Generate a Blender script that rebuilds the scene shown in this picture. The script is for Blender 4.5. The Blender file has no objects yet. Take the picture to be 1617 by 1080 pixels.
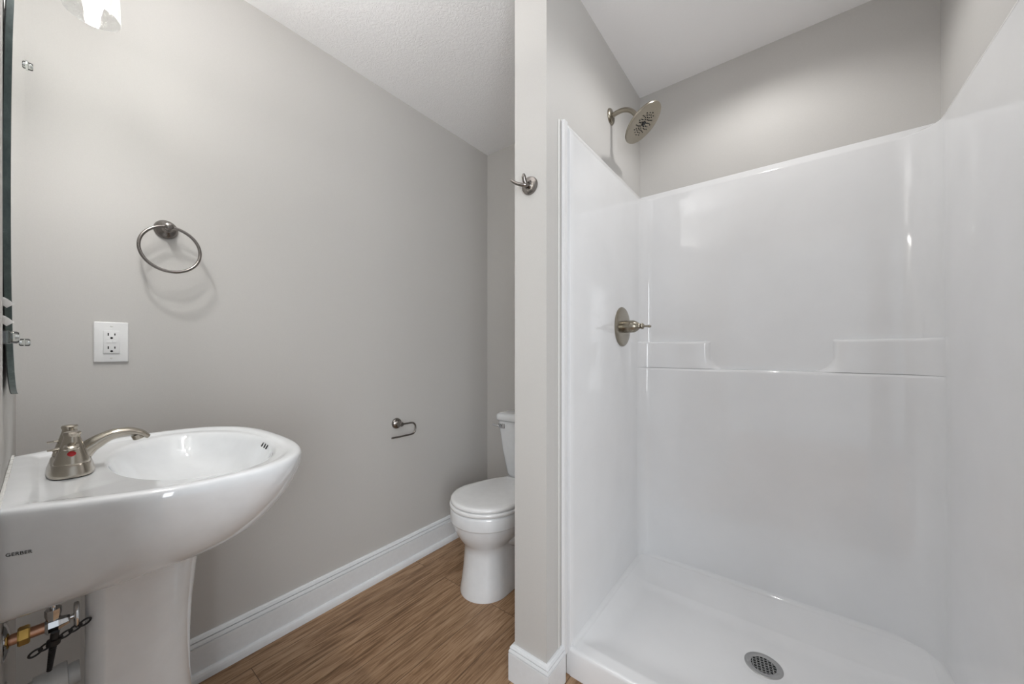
import bpy, bmesh, math, random
from mathutils import Vector, Matrix
random.seed(4)
PI = math.pi
sc = bpy.context.scene
COL = sc.collection

# ---------------------------------------------------------------- camera, world, lights, exposure
FPX, YAW, HORIZON, EYE = 571.85, 0.65823, 553.07, 1.13
cam = bpy.data.cameras.new('camera'); camo = bpy.data.objects.new('camera', cam); COL.objects.link(camo)
camo.location = (0, 0, EYE); camo.rotation_euler = (PI/2, 0, YAW)
cam.sensor_fit = 'HORIZONTAL'; cam.sensor_width = 36.0
cam.lens = 36.0*FPX/1617.0
cam.shift_y = (HORIZON-540.0)/1617.0
cam.clip_start = 0.005; cam.clip_end = 50
sc.camera = camo

world = bpy.data.worlds.new('world'); sc.world = world; world.use_nodes = True
bg = world.node_tree.nodes['Background']
bg.inputs[0].default_value = (0.87, 0.935, 1.0, 1); bg.inputs[1].default_value = 0.68

def area(name, loc, rot, sx, sy, energy, color=(1, 1, 1)):
    l = bpy.data.lights.new(name, 'AREA'); l.shape = 'RECTANGLE'; l.size = sx; l.size_y = sy
    l.energy = energy; l.color = color
    o = bpy.data.objects.new(name, l); o.location = loc; o.rotation_euler = rot; COL.objects.link(o); return o
# recessed lamp over the shower: its own housing cuts the cone
sl = bpy.data.lights.new('shower_lamp', 'SPOT'); sl.energy = 9.5; sl.spot_size = math.radians(154); sl.spot_blend = 0.5
sl.shadow_soft_size = 0.035; sl.color = (1.0, 0.985, 0.965)
slo = bpy.data.objects.new('shower_lamp', sl); slo.location = (-0.10, 1.45, 2.425); COL.objects.link(slo)
# unseen fill light added outside the open doorway, to the right behind the camera
d_ = Vector((-1.0, 0.60, -0.10)).to_track_quat('-Z', 'Y').to_euler()
area('hall_fill', (1.24, -0.95, 1.30), d_, 0.9, 1.5, 32, (0.93, 0.965, 1.0))
BULB = 100.0; VANITY_W = 3.7
# added out-of-view fill: invented bowl fixture, opaque below, bounces light off the ceiling
CLX, CLY, CLZ = -0.86, 0.18, 2.04
cl = bpy.data.lights.new('bowl_fill', 'AREA'); cl.shape = 'DISK'; cl.size = 0.22; cl.energy = 4.6; cl.color = (1.0, 0.99, 0.98)
clo = bpy.data.objects.new('bowl_fill', cl); clo.location = (CLX, CLY, CLZ); clo.rotation_euler = (PI, 0, 0); COL.objects.link(clo)

vs = sc.view_settings
sc.display_settings.display_device = 'sRGB'
vs.view_transform = 'Standard'; vs.look = 'None'; vs.exposure = 0.3; vs.gamma = 1.0; vs.use_curve_mapping = False
sc.cycles.use_denoising = True
sc.cycles.max_bounces = 12; sc.cycles.diffuse_bounces = 6; sc.cycles.transparent_max_bounces = 16

# ---------------------------------------------------------------- materials
def new_mat(name):
    m = bpy.data.materials.new(name); m.use_nodes = True
    nt = m.node_tree; return m, nt, nt.nodes['Principled BSDF']

def setp(b, **k):
    for n, v in k.items():
        n = n.replace('_', ' ')
        if n in b.inputs: b.inputs[n].default_value = v

def noise(nt, scale, detail=4, rough=.55, vec=None, dist=0):
    n = nt.nodes.new('ShaderNodeTexNoise'); n.inputs['Scale'].default_value = scale
    n.inputs['Detail'].default_value = detail; n.inputs['Roughness'].default_value = rough
    n.inputs['Distortion'].default_value = dist
    if vec is not None: nt.links.new(vec, n.inputs['Vector'])
    return n

def coords(nt, scale=(1, 1, 1), rot=(0, 0, 0)):
    t = nt.nodes.new('ShaderNodeTexCoord'); mp = nt.nodes.new('ShaderNodeMapping')
    mp.inputs['Scale'].default_value = scale; mp.inputs['Rotation'].default_value = rot
    nt.links.new(t.outputs['Object'], mp.inputs['Vector']); return mp.outputs['Vector']

def bump(nt, b, h, strength, dist=.002):
    bn = nt.nodes.new('ShaderNodeBump'); bn.inputs['Strength'].default_value = strength
    bn.inputs['Distance'].default_value = dist
    nt.links.new(h, bn.inputs['Height']); nt.links.new(bn.outputs['Normal'], b.inputs['Normal'])

def ramp(nt, fac, stops):
    r = nt.nodes.new('ShaderNodeValToRGB'); e = r.color_ramp.elements
    while len(e) > 1: e.remove(e[-1])
    e[0].position, e[0].color = stops[0][0], stops[0][1]
    for p, c in stops[1:]:
        x = e.new(p); x.color = c
    nt.links.new(fac, r.inputs['Fac']); return r.outputs['Color']

def plain(name, col, rough=.5, metal=0, bscale=None, bstr=.05, coat=0, spec=.5, bdist=.001):
    m, nt, b = new_mat(name)
    setp(b, Base_Color=(*col, 1), Roughness=rough, Metallic=metal, Coat_Weight=coat, Specular_IOR_Level=spec)
    n = noise(nt, bscale or 30, 3, vec=coords(nt))
    c2 = tuple(max(0, x*.96) for x in col)
    nt.links.new(ramp(nt, n.outputs['Fac'], [(.3, (*c2, 1)), (.7, (*col, 1))]), b.inputs['Base Color'])
    if bscale: bump(nt, b, n.outputs['Fac'], bstr, bdist)
    return m

M = {}
M['paint'] = plain('greige_wall_paint', (.578, .566, .548), .55, bscale=420, bstr=.12, bdist=.0006, spec=.35)
def ceiling_mat(name, s):
    m, nt, b = new_mat(name); setp(b, Base_Color=(.93, .93, .94, 1), Roughness=.8, Specular_IOR_Level=.2)
    v = coords(nt)
    a = noise(nt, 42, 5, .6, v, 2.4)
    c = ramp(nt, a.outputs['Fac'], [(.42, (0, 0, 0, 1)), (.58, (1, 1, 1, 1))])
    bump(nt, b, c, s, .003); return m
M['ceiling'] = ceiling_mat('stomped_ceiling_texture', .36)
M['ceiling_smooth'] = ceiling_mat('light_ceiling_texture', .05)
M['trim'] = plain('semi_gloss_white_trim', (.78, .80, .82), .3, bscale=60, bstr=.02)
M['porcelain'] = plain('white_vitreous_china', (.81, .83, .85), .06, coat=.6, spec=.55)
M['acrylic'] = plain('glossy_white_fiberglass', (.81, .815, .825), .06, bscale=5, bstr=.05, bdist=.002, coat=.2, spec=.5)
M['plastic'] = plain('white_plastic', (.82, .825, .83), .3)
M['seat'] = plain('white_seat_enamel', (.82, .825, .83), .12, coat=.4)
M['pvc'] = plain('white_pvc', (.72, .73, .73), .35)
M['caulk'] = plain('white_caulk', (.74, .74, .72), .5)
M['caulk_gap'] = plain('plaster_joint', (.66, .655, .635), .8, bscale=120, bstr=.5, bdist=.002)
def brushed(name, col, rough, sc_=(1, 1, 1)):
    m, nt, b = new_mat(name); setp(b, Base_Color=(*col, 1), Metallic=1.0, Roughness=rough)
    n = noise(nt, 300, 2, vec=coords(nt, sc_))
    nt.links.new(ramp(nt, n.outputs['Fac'], [(.3, (*[c*.93 for c in col], 1)), (.7, (*col, 1))]), b.inputs['Base Color'])
    bump(nt, b, n.outputs['Fac'], .03, .0004); return m
M['nickel'] = brushed('brushed_nickel', (.45, .41, .35), .25, (1, 1, 8))
M['nickel_shower'] = brushed('brushed_nickel_bronze_cast', (.34, .31, .255), .28, (1, 1, 8))
M['nickel_dark'] = brushed('satin_nickel_dark', (.27, .25, .235), .26, (1, 1, 6))
M['steel'] = brushed('stainless_strainer', (.50, .50, .50), .35)
M['chrome'] = plain('polished_chrome', (.72, .73, .74), .08, 1)
M['brass'] = plain('brass', (.66, .42, .12), .25, 1)
M['copper'] = plain('copper_pipe', (.62, .36, .25), .35, 1)
M['black'] = plain('black_plastic', (.012, .012, .013), .45)
M['hole'] = plain('dark_opening', (.01, .01, .01), .8)
M['ink'] = plain('black_print', (.02, .02, .02), .6)
M['red'] = plain('red_dot_enamel', (.45, .01, .015), .3)
M['white_tab'] = plain('white_sticker', (.85, .85, .84), .6)

m, nt, b = new_mat('mirror_silver'); setp(b, Base_Color=(.9, .92, .91, 1), Metallic=1, Roughness=.015)
n = noise(nt, 3, 1, vec=coords(nt)); nt.links.new(ramp(nt, n.outputs['Fac'], [(.4, (.9, .92, .91, 1)), (.6, (.91, .93, .92, 1))]), b.inputs['Base Color']); M['mirror'] = m
m, nt, b = new_mat('mirror_edge_glass'); setp(b, Base_Color=(.10, .15, .15, 1), Roughness=.35)
n = noise(nt, 60, 6, .7, vec=coords(nt, (1, 1, .35))); nt.links.new(ramp(nt, n.outputs['Fac'], [(.35, (.055, .085, .085, 1)), (.62, (.11, .155, .15, 1)), (.74, (.35, .40, .39, 1))]), b.inputs['Base Color']); M['mirror_edge'] = m
M['mirror_back'] = plain('mirror_backing', (.015, .018, .018), .6)

def thin_glass(name, tint, seeds=False, gl=.5):
    m, nt, b = new_mat(name); nt.nodes.remove(b)
    out = nt.nodes['Material Output']
    tr = nt.nodes.new('ShaderNodeBsdfTransparent'); tr.inputs[0].default_value = (*tint, 1)
    g = nt.nodes.new('ShaderNodeBsdfGlossy'); g.inputs['Roughness'].default_value = .04
    lw = nt.nodes.new('ShaderNodeFresnel'); lw.inputs['IOR'].default_value = 1.45
    ma = nt.nodes.new('ShaderNodeMath'); ma.operation = 'MULTIPLY_ADD'; ma.inputs[1].default_value = gl; ma.inputs[2].default_value = .012 if seeds else .03
    nt.links.new(lw.outputs[0], ma.inputs[0])
    mx = nt.nodes.new('ShaderNodeMixShader')
    nt.links.new(tr.outputs[0], mx.inputs[1]); nt.links.new(g.outputs[0], mx.inputs[2])
    fac = ma.outputs[0]
    if seeds:
        v = nt.nodes.new('ShaderNodeTexVoronoi'); v.inputs['Scale'].default_value = 170
        nt.links.new(coords(nt), v.inputs['Vector'])
        c = ramp(nt, v.outputs['Distance'], [(.16, (1, 1, 1, 1)), (.3, (0, 0, 0, 1))])
        bn = nt.nodes.new('ShaderNodeBump'); bn.inputs['Strength'].default_value = 1; bn.inputs['Distance'].default_value = .002
        nt.links.new(c, bn.inputs['Height']); nt.links.new(bn.outputs[0], g.inputs['Normal'])
        mb = nt.nodes.new('ShaderNodeMath'); mb.operation = 'MULTIPLY_ADD'; mb.inputs[1].default_value = .35
        nt.links.new(c, mb.inputs[0]); nt.links.new(ma.outputs[0], mb.inputs[2]); fac = mb.outputs[0]
    nt.links.new(fac, mx.inputs[0]); res = mx.outputs[0]
    if seeds:      # the tiny bubbles scatter some of the lamp's light
        tl = nt.nodes.new('ShaderNodeBsdfTranslucent'); tl.inputs[0].default_value = (.9, .9, .9, 1)
        m2 = nt.nodes.new('ShaderNodeMixShader'); m2.inputs[0].default_value = .04
        nt.links.new(res, m2.inputs[1]); nt.links.new(tl.outputs[0], m2.inputs[2]); res = m2.outputs[0]
    nt.links.new(res, out.inputs['Surface'])
    return m
M['seeded'] = thin_glass('seeded_clear_glass', (.90, .905, .90), True, .14)
M['clear'] = thin_glass('clear_acrylic', (.93, .95, .94), False, 1.6)

def emit(name, col, strength):
    m, nt, b = new_mat(name); setp(b, Base_Color=(.9, .9, .9, 1), Roughness=.3, Emission_Color=(*col, 1), Emission_Strength=strength)
    n = noise(nt, 5, 1, vec=coords(nt)); nt.links.new(ramp(nt, n.outputs['Fac'], [(0, (*col, 1)), (1, (*col, 1))]), b.inputs['Emission Color'])
    return m
M['bulb'] = emit('lit_bulb', (1.0, .985, .955), BULB)
M['lens'] = emit('lit_downlight_lens', (1.0, .97, .93), 6)

# wood plank floor: boards run along +Y
m, nt, b = new_mat('wood_plank_vinyl'); setp(b, Roughness=.42, Specular_IOR_Level=.35)
vec = coords(nt, (1, 1, 1), (0, 0, PI/2))
bk = nt.nodes.new('ShaderNodeTexBrick'); bk.offset = .37; bk.inputs['Scale'].default_value = 1
bk.inputs['Brick Width'].default_value = 1.22; bk.inputs['Row Height'].default_value = .152
bk.inputs['Mortar Size'].default_value = .0012; bk.inputs['Mortar Smooth'].default_value = .3; bk.inputs['Bias'].default_value = 0
bk.inputs['Color1'].default_value = (0, 0, 0, 1); bk.inputs['Color2'].default_value = (1, 1, 1, 1); bk.inputs['Mortar'].default_value = (.5, .5, .5, 1)
nt.links.new(vec, bk.inputs['Vector'])
add = nt.nodes.new('ShaderNodeVectorMath'); add.operation = 'MULTIPLY_ADD'
nt.links.new(bk.outputs['Color'], add.inputs[0]); add.inputs[1].default_value = (7.3, 3.1, 0)
nt.links.new(vec, add.inputs[2])
mp = nt.nodes.new('ShaderNodeMapping'); mp.inputs['Scale'].default_value = (2.2, 26, 1); nt.links.new(add.outputs[0], mp.inputs['Vector'])
g1 = noise(nt, 1.0, 8, .66, mp.outputs['Vector'], 1.1)
mp2 = nt.nodes.new('ShaderNodeMapping'); mp2.inputs['Scale'].default_value = (9, 150, 1); nt.links.new(add.outputs[0], mp2.inputs['Vector'])
g2 = noise(nt, 1.0, 5, .6, mp2.outputs['Vector'], .3)
mxg = nt.nodes.new('ShaderNodeMix'); mxg.data_type = 'FLOAT'; mxg.inputs[0].default_value = .4
nt.links.new(g1.outputs['Fac'], mxg.inputs[2]); nt.links.new(g2.outputs['Fac'], mxg.inputs[3])
c1 = ramp(nt, mxg.outputs[0], [(.32, (.085, .042, .018, 1)), (.44, (.23, .130, .066, 1)), (.53, (.37, .232, .134, 1)), (.68, (.50, .345, .22, 1))])
mc = nt.nodes.new('ShaderNodeMix'); mc.data_type = 'RGBA'; mc.blend_type = 'MULTIPLY'; mc.inputs[0].default_value = .22
tone = ramp(nt, bk.outputs['Color'], [(0, (.7, .7, .7, 1)), (1, (1.15, 1.12, 1.1, 1))])
nt.links.new(c1, mc.inputs[6]); nt.links.new(tone, mc.inputs[7])
ms = nt.nodes.new('ShaderNodeMix'); ms.data_type = 'RGBA'; nt.links.new(bk.outputs['Fac'], ms.inputs[0])
nt.links.new(mc.outputs[2], ms.inputs[6]); ms.inputs[7].default_value = (.10, .06, .034, 1)
nt.links.new(ms.outputs[2], b.inputs['Base Color']); bump(nt, b, mxg.outputs[0], .12, .001)
M['wood'] = m

# ---------------------------------------------------------------- mesh helpers
def link(name, bm, mat, parent=None, smooth=True, angle=40, extra=()):
    bmesh.ops.recalc_face_normals(bm, faces=bm.faces)
    me = bpy.data.meshes.new(name); bm.to_mesh(me); bm.free()
    o = bpy.data.objects.new(name, me); COL.objects.link(o)
    me.materials.append(mat)
    for e in extra: me.materials.append(e)
    if smooth:
        for p in me.polygons: p.use_smooth = True
        me.set_sharp_from_angle(angle=math.radians(angle))
    if parent is not None:
        o.parent = parent
        o.matrix_parent_inverse = parent.matrix_world.inverted() if False else Matrix.Translation(-parent.location)
    return o

def thing(name, label, cat, loc, group=None):
    o = bpy.data.objects.new(name, None); COL.objects.link(o); o.location = loc
    o.empty_display_size = .05; o['label'] = label; o['category'] = cat
    if group: o['group'] = group
    return o

def tag(o, label, cat, group=None):
    o['label'] = label; o['category'] = cat
    if group: o['group'] = group
    return o

def box(bm, x0, x1, y0, y1, z0, z1, bev=0, seg=2):
    r = bmesh.ops.create_cube(bm, size=1)
    vs_ = r['verts']
    bmesh.ops.transform(bm, matrix=Matrix.Translation(((x0+x1)/2, (y0+y1)/2, (z0+z1)/2)) @ Matrix.Diagonal((x1-x0, y1-y0, z1-z0, 1)), verts=vs_)
    if bev:
        es = list({e for v in vs_ for e in v.link_edges})
        bmesh.ops.bevel(bm, geom=es, offset=bev, segments=seg, profile=.5, affect='EDGES')
    return bm

def loft(bm, rings, cap0=True, cap1=True, closed=True):
    R = [[bm.verts.new(p) for p in r] for r in rings]
    n = len(R[0])
    for a, b_ in zip(R, R[1:]):
        for i in range(n if closed else n-1):
            j = (i+1) % n
            try: bm.faces.new((a[i], a[j], b_[j], b_[i]))
            except ValueError: pass
    if cap0: bm.faces.new(R[0][::-1])
    if cap1: bm.faces.new(R[-1])
    return R

def frame(d):
    d = Vector(d).normalized()
    up = Vector((0, 0, 1)) if abs(d.z) < .95 else Vector((0, 1, 0))
    u = d.cross(up).normalized(); v = u.cross(d).normalized()
    return d, u, v

def lathe(bm, org, axis, prof, n=48, cap0=True, cap1=True, sx=1, sy=1):
    """prof: list of (distance along the axis, radius)"""
    org = Vector(org); d, u, v = frame(axis)
    return loft(bm, [[org+d*h+u*(r*sx*math.cos(2*PI*i/n))+v*(r*sy*math.sin(2*PI*i/n)) for i in range(n)] for h, r in prof], cap0, cap1)

def smooth_path(pts, sub=8):
    P = [Vector(p) for p in pts]; out = []
    for i in range(len(P)-1):
        p0 = P[max(i-1, 0)]; p1 = P[i]; p2 = P[i+1]; p3 = P[min(i+2, len(P)-1)]
        for k in range(sub):
            t = k/sub
            out.append(.5*((2*p1)+(p2-p0)*t+(2*p0-5*p1+4*p2-p3)*t*t+(3*p1-p0-3*p2+p3)*t**3))
    out.append(P[-1]); return out

def lerp_list(v, n):
    if not isinstance(v, (list, tuple)): return [v]*n
    out = []
    for i in range(n):
        t = i/(n-1)*(len(v)-1); k = min(int(t), len(v)-2); f = t-k
        f = f*f*(3-2*f)
        out.append(v[k]*(1-f)+v[k+1]*f)
    return out

def tube(bm, pts, rad, n=20, closed=False, rx=None, side=None, sub=8, smooth=True):
    """rad: radius (list allowed); rx: half-width across 'side' if elliptical"""
    P = smooth_path(pts, sub) if smooth else [Vector(p) for p in pts]
    N = len(P); r = lerp_list(rad, N); w = lerp_list(rx, N) if rx else r
    rings = []; u = Vector(side).normalized() if side else None
    for i in range(N):
        t = (P[min(i+1, N-1)]-P[max(i-1, 0)]).normalized()
        if closed: t = (P[(i+1) % N]-P[i-1]).normalized()
        if u is None: u = frame(t)[1]
        uu = (u-t*u.dot(t)).normalized()
        if side is None: u = uu
        v = t.cross(uu)
        rings.append([P[i]+uu*(w[i]*math.cos(2*PI*k/n))+v*(r[i]*math.sin(2*PI*k/n)) for k in range(n)])
    if closed:
        rings.append(rings[0]); R = [[bm.verts.new(p) for p in q] for q in rings[:-1]]; R.append(R[0])
        for a, b_ in zip(R, R[1:]):
            for k in range(n): bm.faces.new((a[k], a[(k+1) % n], b_[(k+1) % n], b_[k]))
    else: loft(bm, rings)

def extrude_profile(bm, prof, p0, p1, out, up=(0, 0, 1)):
    """prof: (offset from wall, height); swept straight from p0 to p1; miter: ((dout at p0),(dout at p1)) handled by caller"""
    p0, p1, out, up = map(Vector, (p0, p1, out, up))
    loft(bm, [[p0+out*a+up*h for a, h in prof], [p1+out*a+up*h for a, h in prof]])

def ring_d(xc, half, yb, ysplit, yt, z, n=96, e=2.2, ecorner=.02):
    """D-shaped outline: straight back at yb, straight sides to ysplit, superelliptic front to yt"""
    pts = []
    nf = n//2
    for i in range(nf+1):
        a = PI*i/nf; c, s = math.cos(a), math.sin(a)
        x = half*math.copysign(abs(c)**(2/e), c); y = (yt-ysplit)*abs(s)**(2/e)
        pts.append((xc+x, ysplit+y, z))
    nb = n-nf-1; ns = nb//3
    for i in range(1, ns+1):
        t = i/(ns+1); pts.append((xc-half, ysplit+(yb+ecorner-ysplit)*t, z))
    k = nb-2*ns
    for i in range(k):
        t = i/(k-1); pts.append((xc-half+ecorner*.3+(2*half-.6*ecorner)*t, yb if 0 < i < k-1 else yb+ecorner*.3, z))
    for i in range(1, ns+1):
        t = i/(ns+1); pts.append((xc+half, yb+ecorner+(ysplit-yb-ecorner)*t, z))
    return pts

# ---------------------------------------------------------------- the setting
XL, YM, YB, XS, YS, XR, YW, XW, H = -1.622, -.045, 1.826, -.626, 1.896, .406, .991, -.754, 2.44
def struct(name, boxes, mat, bev=0):
    bm = bmesh.new()
    for q in boxes: box(bm, *q, bev)
    o = link(name, bm, mat, smooth=False); o['kind'] = 'structure'; return o
struct('floor', [(-1.75, 1.3, -2.2, 2.0, -.06, 0)], M['wood'])
struct('ceiling', [(-1.75, -.69, -2.2, 2.0, H, H+.08)], M['ceiling'])
struct('ceiling_shower', [(-.69, 1.3, -2.2, 2.0, H, H+.08)], M['ceiling_smooth'])
struct('wall_left', [(XL-.12, XL, -.17, YB+.15, 0, H)], M['paint'])
struct('wall_back', [(XL, XW, YB, YB+.15, 0, H)], M['paint'])
struct('wall_partition', [(XW, XS, YW, YS+.08, 0, H)], M['paint'])
struct('wall_shower', [(XS, XR, YS, YS+.08, 0, H)], M['paint'])
struct('wall_right', [(XR, XR+.12, .35, YS+.08, 0, H)], M['paint'])
bm = bmesh.new()
WFP = [(XL, YM), (-.935, YM), (-.90, -.0420), (-.875, -.0356), (-.845, -.0340), (-.80, -.0332), (-.46, -.0325), (-.46, -.165), (XL, -.165)]
WFL = [(XL, YM), (-.935, YM), (-.90, -.0442), (-.875, -.0425), (-.845, -.0400), (-.80, -.0370), (-.46, -.0335), (-.46, -.165), (XL, -.165)]
loft(bm, [[(x, y, 0) for x, y in WFL], [(x, y, .93) for x, y in WFL], [(x, y, 1.02) for x, y in WFP], [(x, y, H) for x, y in WFP]])
wf = link('wall_front', bm, M['paint'], angle=30); wf['kind'] = 'structure'
struct('wall_front_header', [(-.46, 1.3, YM-.12, -.0325, 2.06, H)], M['paint'])

BASE = [(0, .145), (.005, .1445), (.009, .142), (.0125, .1350), (.0130, .1332), (.0070, .1322), (.0070, .1295), (.0125, .1288), (.0155, .121), (.0160, .1172), (.0112, .1162), (.0112, .1135), (.0156, .1125), (.016, .108), (.016, .0)]
SHOE = [(.016, .030), (.021, .029), (.026, .024), (.029, .016), (.030, .006), (.030, 0), (.016, 0)]
def moulding(name, prof, p0, p1, out, m0=0, m1=0):
    """straight moulding; m0 / m1 = mitre sign at each end"""
    p0, p1, out = Vector(p0), Vector(p1), Vector(out); d = (p1-p0).normalized()
    bm = bmesh.new()
    loft(bm, [[p0+out*a-d*a*m0+Vector((0, 0, h)) for a, h in prof], [p1+out*a+d*a*m1+Vector((0, 0, h)) for a, h in prof]])
    o = link(name, bm, M['trim'], smooth=False); o['kind'] = 'structure'; return o
BASEP = BASE + [(0, 0)]
moulding('baseboard_left', BASEP, (XL, YM, 0), (XL, YB, 0), (1, 0, 0), -1, -1)
moulding('trim_1', SHOE, (XL, YM, 0), (XL, YB, 0), (1, 0, 0), -1, -1)
moulding('baseboard_back', BASEP, (XL, YB, 0), (XW, YB, 0), (0, -1, 0), -1, -1)
moulding('trim_2', SHOE, (XL, YB, 0), (XW, YB, 0), (0, -1, 0), -1, -1)
moulding('baseboard_front', BASEP, (XL, YM, 0), (-.46, YM, 0), (0, 1, 0), -1, 0)
# the partition's base wraps its end; top line sits a little lower here
sB = .120/.145
BASEW = [(a, h*sB) for a, h in BASEP]
moulding('baseboard_partition', BASEW, (XW, YW, 0), (XS, YW, 0), (0, -1, 0), 1, 1)
moulding('baseboard_partition_side', BASEW, (XW, YW, 0), (XW, YB, 0), (-1, 0, 0), 1, -1)
moulding('baseboard_shower', BASEW, (XS, YW, 0), (XS, 1.088, 0), (1, 0, 0), 1, 0)

# ---------------------------------------------------------------- shower stall
stall = thing('shower_stall', 'glossy white one-piece shower stall with moulded ledge and low curb', 'shower', (-.11, 1.5, 0))
xl, xr, yb = -.610, .390, 1.882
ZTOP = 1.919
def sstep(a, b_, x):
    t = max(0, min(1, (x-a)/(b_-a))); return t*t*(3-2*t)
def wall_path(inset, RL, RR, x0=None):
    """plan path from the left front, round the back, to the right front. Returns (point, normal, weight of the back features)"""
    L, Rr, B = xl+inset, xr-inset, yb-inset
    out = []
    yf = 1.124
    for i in range(25): out.append((Vector((L, yf+(B-RL-yf)*i/25, 0)), Vector((1, 0, 0)), i/25))
    for i in range(17):
        a = PI-PI/2*i/16; c, s = math.cos(a), math.sin(a)
        out.append((Vector((L+RL+RL*c, B-RL+RL*s, 0)), Vector((-c, -s, 0)), 1))
    nb = 190
    for i in range(1, nb):
        out.append((Vector((L+RL+(Rr-RR-L-RL)*i/nb, B, 0)), Vector((0, -1, 0)), 1))
    for i in range(17):
        a = PI/2-PI/2*i/16; c, s = math.cos(a), math.sin(a)
        out.append((Vector((Rr-RR+RR*c, B-RR+RR*s, 0)), Vector((-c, -s, 0)), 1))
    for i in range(1, 26): out.append((Vector((Rr, B-RR-(B-RR-yf)*i/25, 0)), Vector((-1, 0, 0)), 1-i/25))
    return out
ZSH, ZLG = 1.172, 1.045
NL, NR = -.298, .128
def feature(x, z):
    """how far the back panel stands forward of its upper recess"""
    led = .026
    if z <= ZLG: return led*min(1, 1)
    def blk(d):      # d = distance into the block from the notch edge
        rr = .080
        if d <= 0: return 0
        if d >= rr: return 1
        return math.sqrt(max(0, 1-(1-d/rr)**2))
    rf = .062; g = 0
    if z < ZLG+rf: g = rf-math.sqrt(max(0, rf*rf-(rf-(z-ZLG))**2))
    if z > ZSH: return 0
    return .022*max(blk((NL+g)-x), blk(x-(NR-g)))
zrows = [.085, .2, .35, .5, .65, .8, .92, 1.0, 1.02]+[ZLG-.014*(1-math.sin(PI/2*i/8)) for i in range(8)]+[ZLG-.0002, ZLG+.0002]
zrows += [ZLG+.0002+(.066)*(i/18)**1.6 for i in range(1, 19)] + [1.125, 1.145, 1.155]+[ZSH-.012*(1-math.sin(PI/2*i/8)) for i in range(8)]+[ZSH, ZSH+.0004]
zrows += [1.19, 1.22, 1.3, 1.4, 1.5, 1.6, 1.7, 1.8, 1.885]
bm = bmesh.new(); rings = []
base_path = wall_path(0, .058, .105)
for z in zrows:
    ring = []
    for p, n, w in base_path:
        f = feature(p.x, z)
        if ZLG-.0145 < z <= ZLG-.0001:   # rounded nose of the ledge
            t = min(1, (z-(ZLG-.014))/.014); f -= .012*(1-math.sqrt(max(0, 1-t*t)))
        if ZSH-.0125 < z <= ZSH:
            t = min(1, (z-(ZSH-.012))/.012); f = max(0, f-.010*(1-math.sqrt(max(0, 1-t*t))))
        if z < ZLG and z > .3: f *= 1
        q = p+Vector((0, -f*w, 0)); ring.append((q.x, q.y, z))
    rings.append(ring)
for z, ins, rl, rr in [(1.889, 0, .058, .105), (1.893, -.001, .055, .100), (1.905, -.006, .03, .052), (1.916, -.0105, .006, .008), (ZTOP, -.0115, .004, .005), (ZTOP+.001, -.0125, .003, .004)]:
    ring = [(p.x, p.y, z) for p, n, w in wall_path(ins, rl, rr)]
    rings.append(ring)
# front flanges on both sides: nailing strip, then the step out to the panel
full = []
for k, r in enumerate(rings):
    z = r[0][2]
    xa, xb = r[0][0], r[-1][0]
    zf = min(z, ZTOP-.0); zg = zf
    pre = [(XS+.0015, 1.084, zf), (XS+.0120, 1.0865, zf), (XS+.0120, 1.1080, zf), (XS+.0105, 1.1095, zf), (XS+.0008, 1.1108, zg), (XS+.0008, 1.1190, zg), (min(xa, xl)-.0015, 1.1205, zg)]
    post = [(max(xb, xr)+.0015, 1.1205, zg), (XR-.0008, 1.1190, zg), (XR-.0008, 1.1108, zg), (XR-.0105, 1.1095, zf), (XR-.0120, 1.1080, zf), (XR-.0120, 1.0865, zf), (XR-.0015, 1.084, zf)]
    back = [(XR-.0012, YS-.0012, z), (XS+.0012, YS-.0012, z)]
    full.append(pre+r+post+back)
loft(bm, full, False, False)
sur = link('wall_surround', bm, M['acrylic'], stall, angle=30)

# pan: smooth height field with coves, back slope, curb
def smax(a, b_, k):
    h = max(k-abs(a-b_), 0)/k; return max(a, b_)+h*h*k*.25
DR = (-.077, 1.505)
def pan_z(x, y):
    dl, dr, db, df = x-xl+.001, xr+.001-x, yb-.026+.001-y, y-1.118
    r = math.hypot(x-DR[0], y-DR[1])
    fl = .054+.016*min(1, r/.6)
    if r < .075: fl -= .002*(1-sstep(.055, .075, r))
    def cove(e, R, top):
        e = max(e, 0)
        return top-R+R*(1-math.sqrt(max(0, 1-(1-min(e, R)/R)**2))) if False else (top if e <= 0 else (top-math.sqrt(max(0, R*R-(R-e)**2)) if e < R else top-R))
    back = cove(db, .020, .126)                     # tight cove under the wall
    if db > .020:
        t = min(1, (db-.020)/.155); back = .106-.036*(1-(1-t)**1.7)
        if db > .175: back -= .5*(db-.175)
    left = cove(dl, .018, .116)
    if dl > .018: left = .098-.55*(dl-.018)
    right = cove(dr, .03, .126)
    if dr > .03: right = .096-.5*(dr-.03)
    z = smax(fl, back, .016); z = smax(z, left, .012); z = smax(z, right, .06)
    # curb
    cz = .095
    if df > .048: cz = .095-.30*(df-.048)
    z = smax(z, cz, .010)
    if df < .012: z = min(z, .095)-(.012-math.sqrt(max(0, .012**2-(.012-df)**2)))*1.0
    return z
bm = bmesh.new()
xs = sorted(set([xl+.0022*i for i in range(13)]+[xl+.0286+(xr-xl-.06)*i/150 for i in range(151)]+[xr-.0022*i for i in range(14)]))
b0 = yb-.026
ys = sorted(set([1.118+.0015*i for i in range(9)]+[1.13+(b0-1.13-.026)*i/130 for i in range(131)]+[b0-.002*i for i in range(13)]))
rows = []
for y in ys: rows.append([(x, y, pan_z(x, y)) for x in xs])
R0 = [(x, 1.118, 0) for x in xs]; R1 = [(x, 1.118, .04) for x in xs]
loft(bm, [R0, R1]+rows, False, False, closed=False)
link('shower_pan', bm, M['acrylic'], stall, angle=50)
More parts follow.
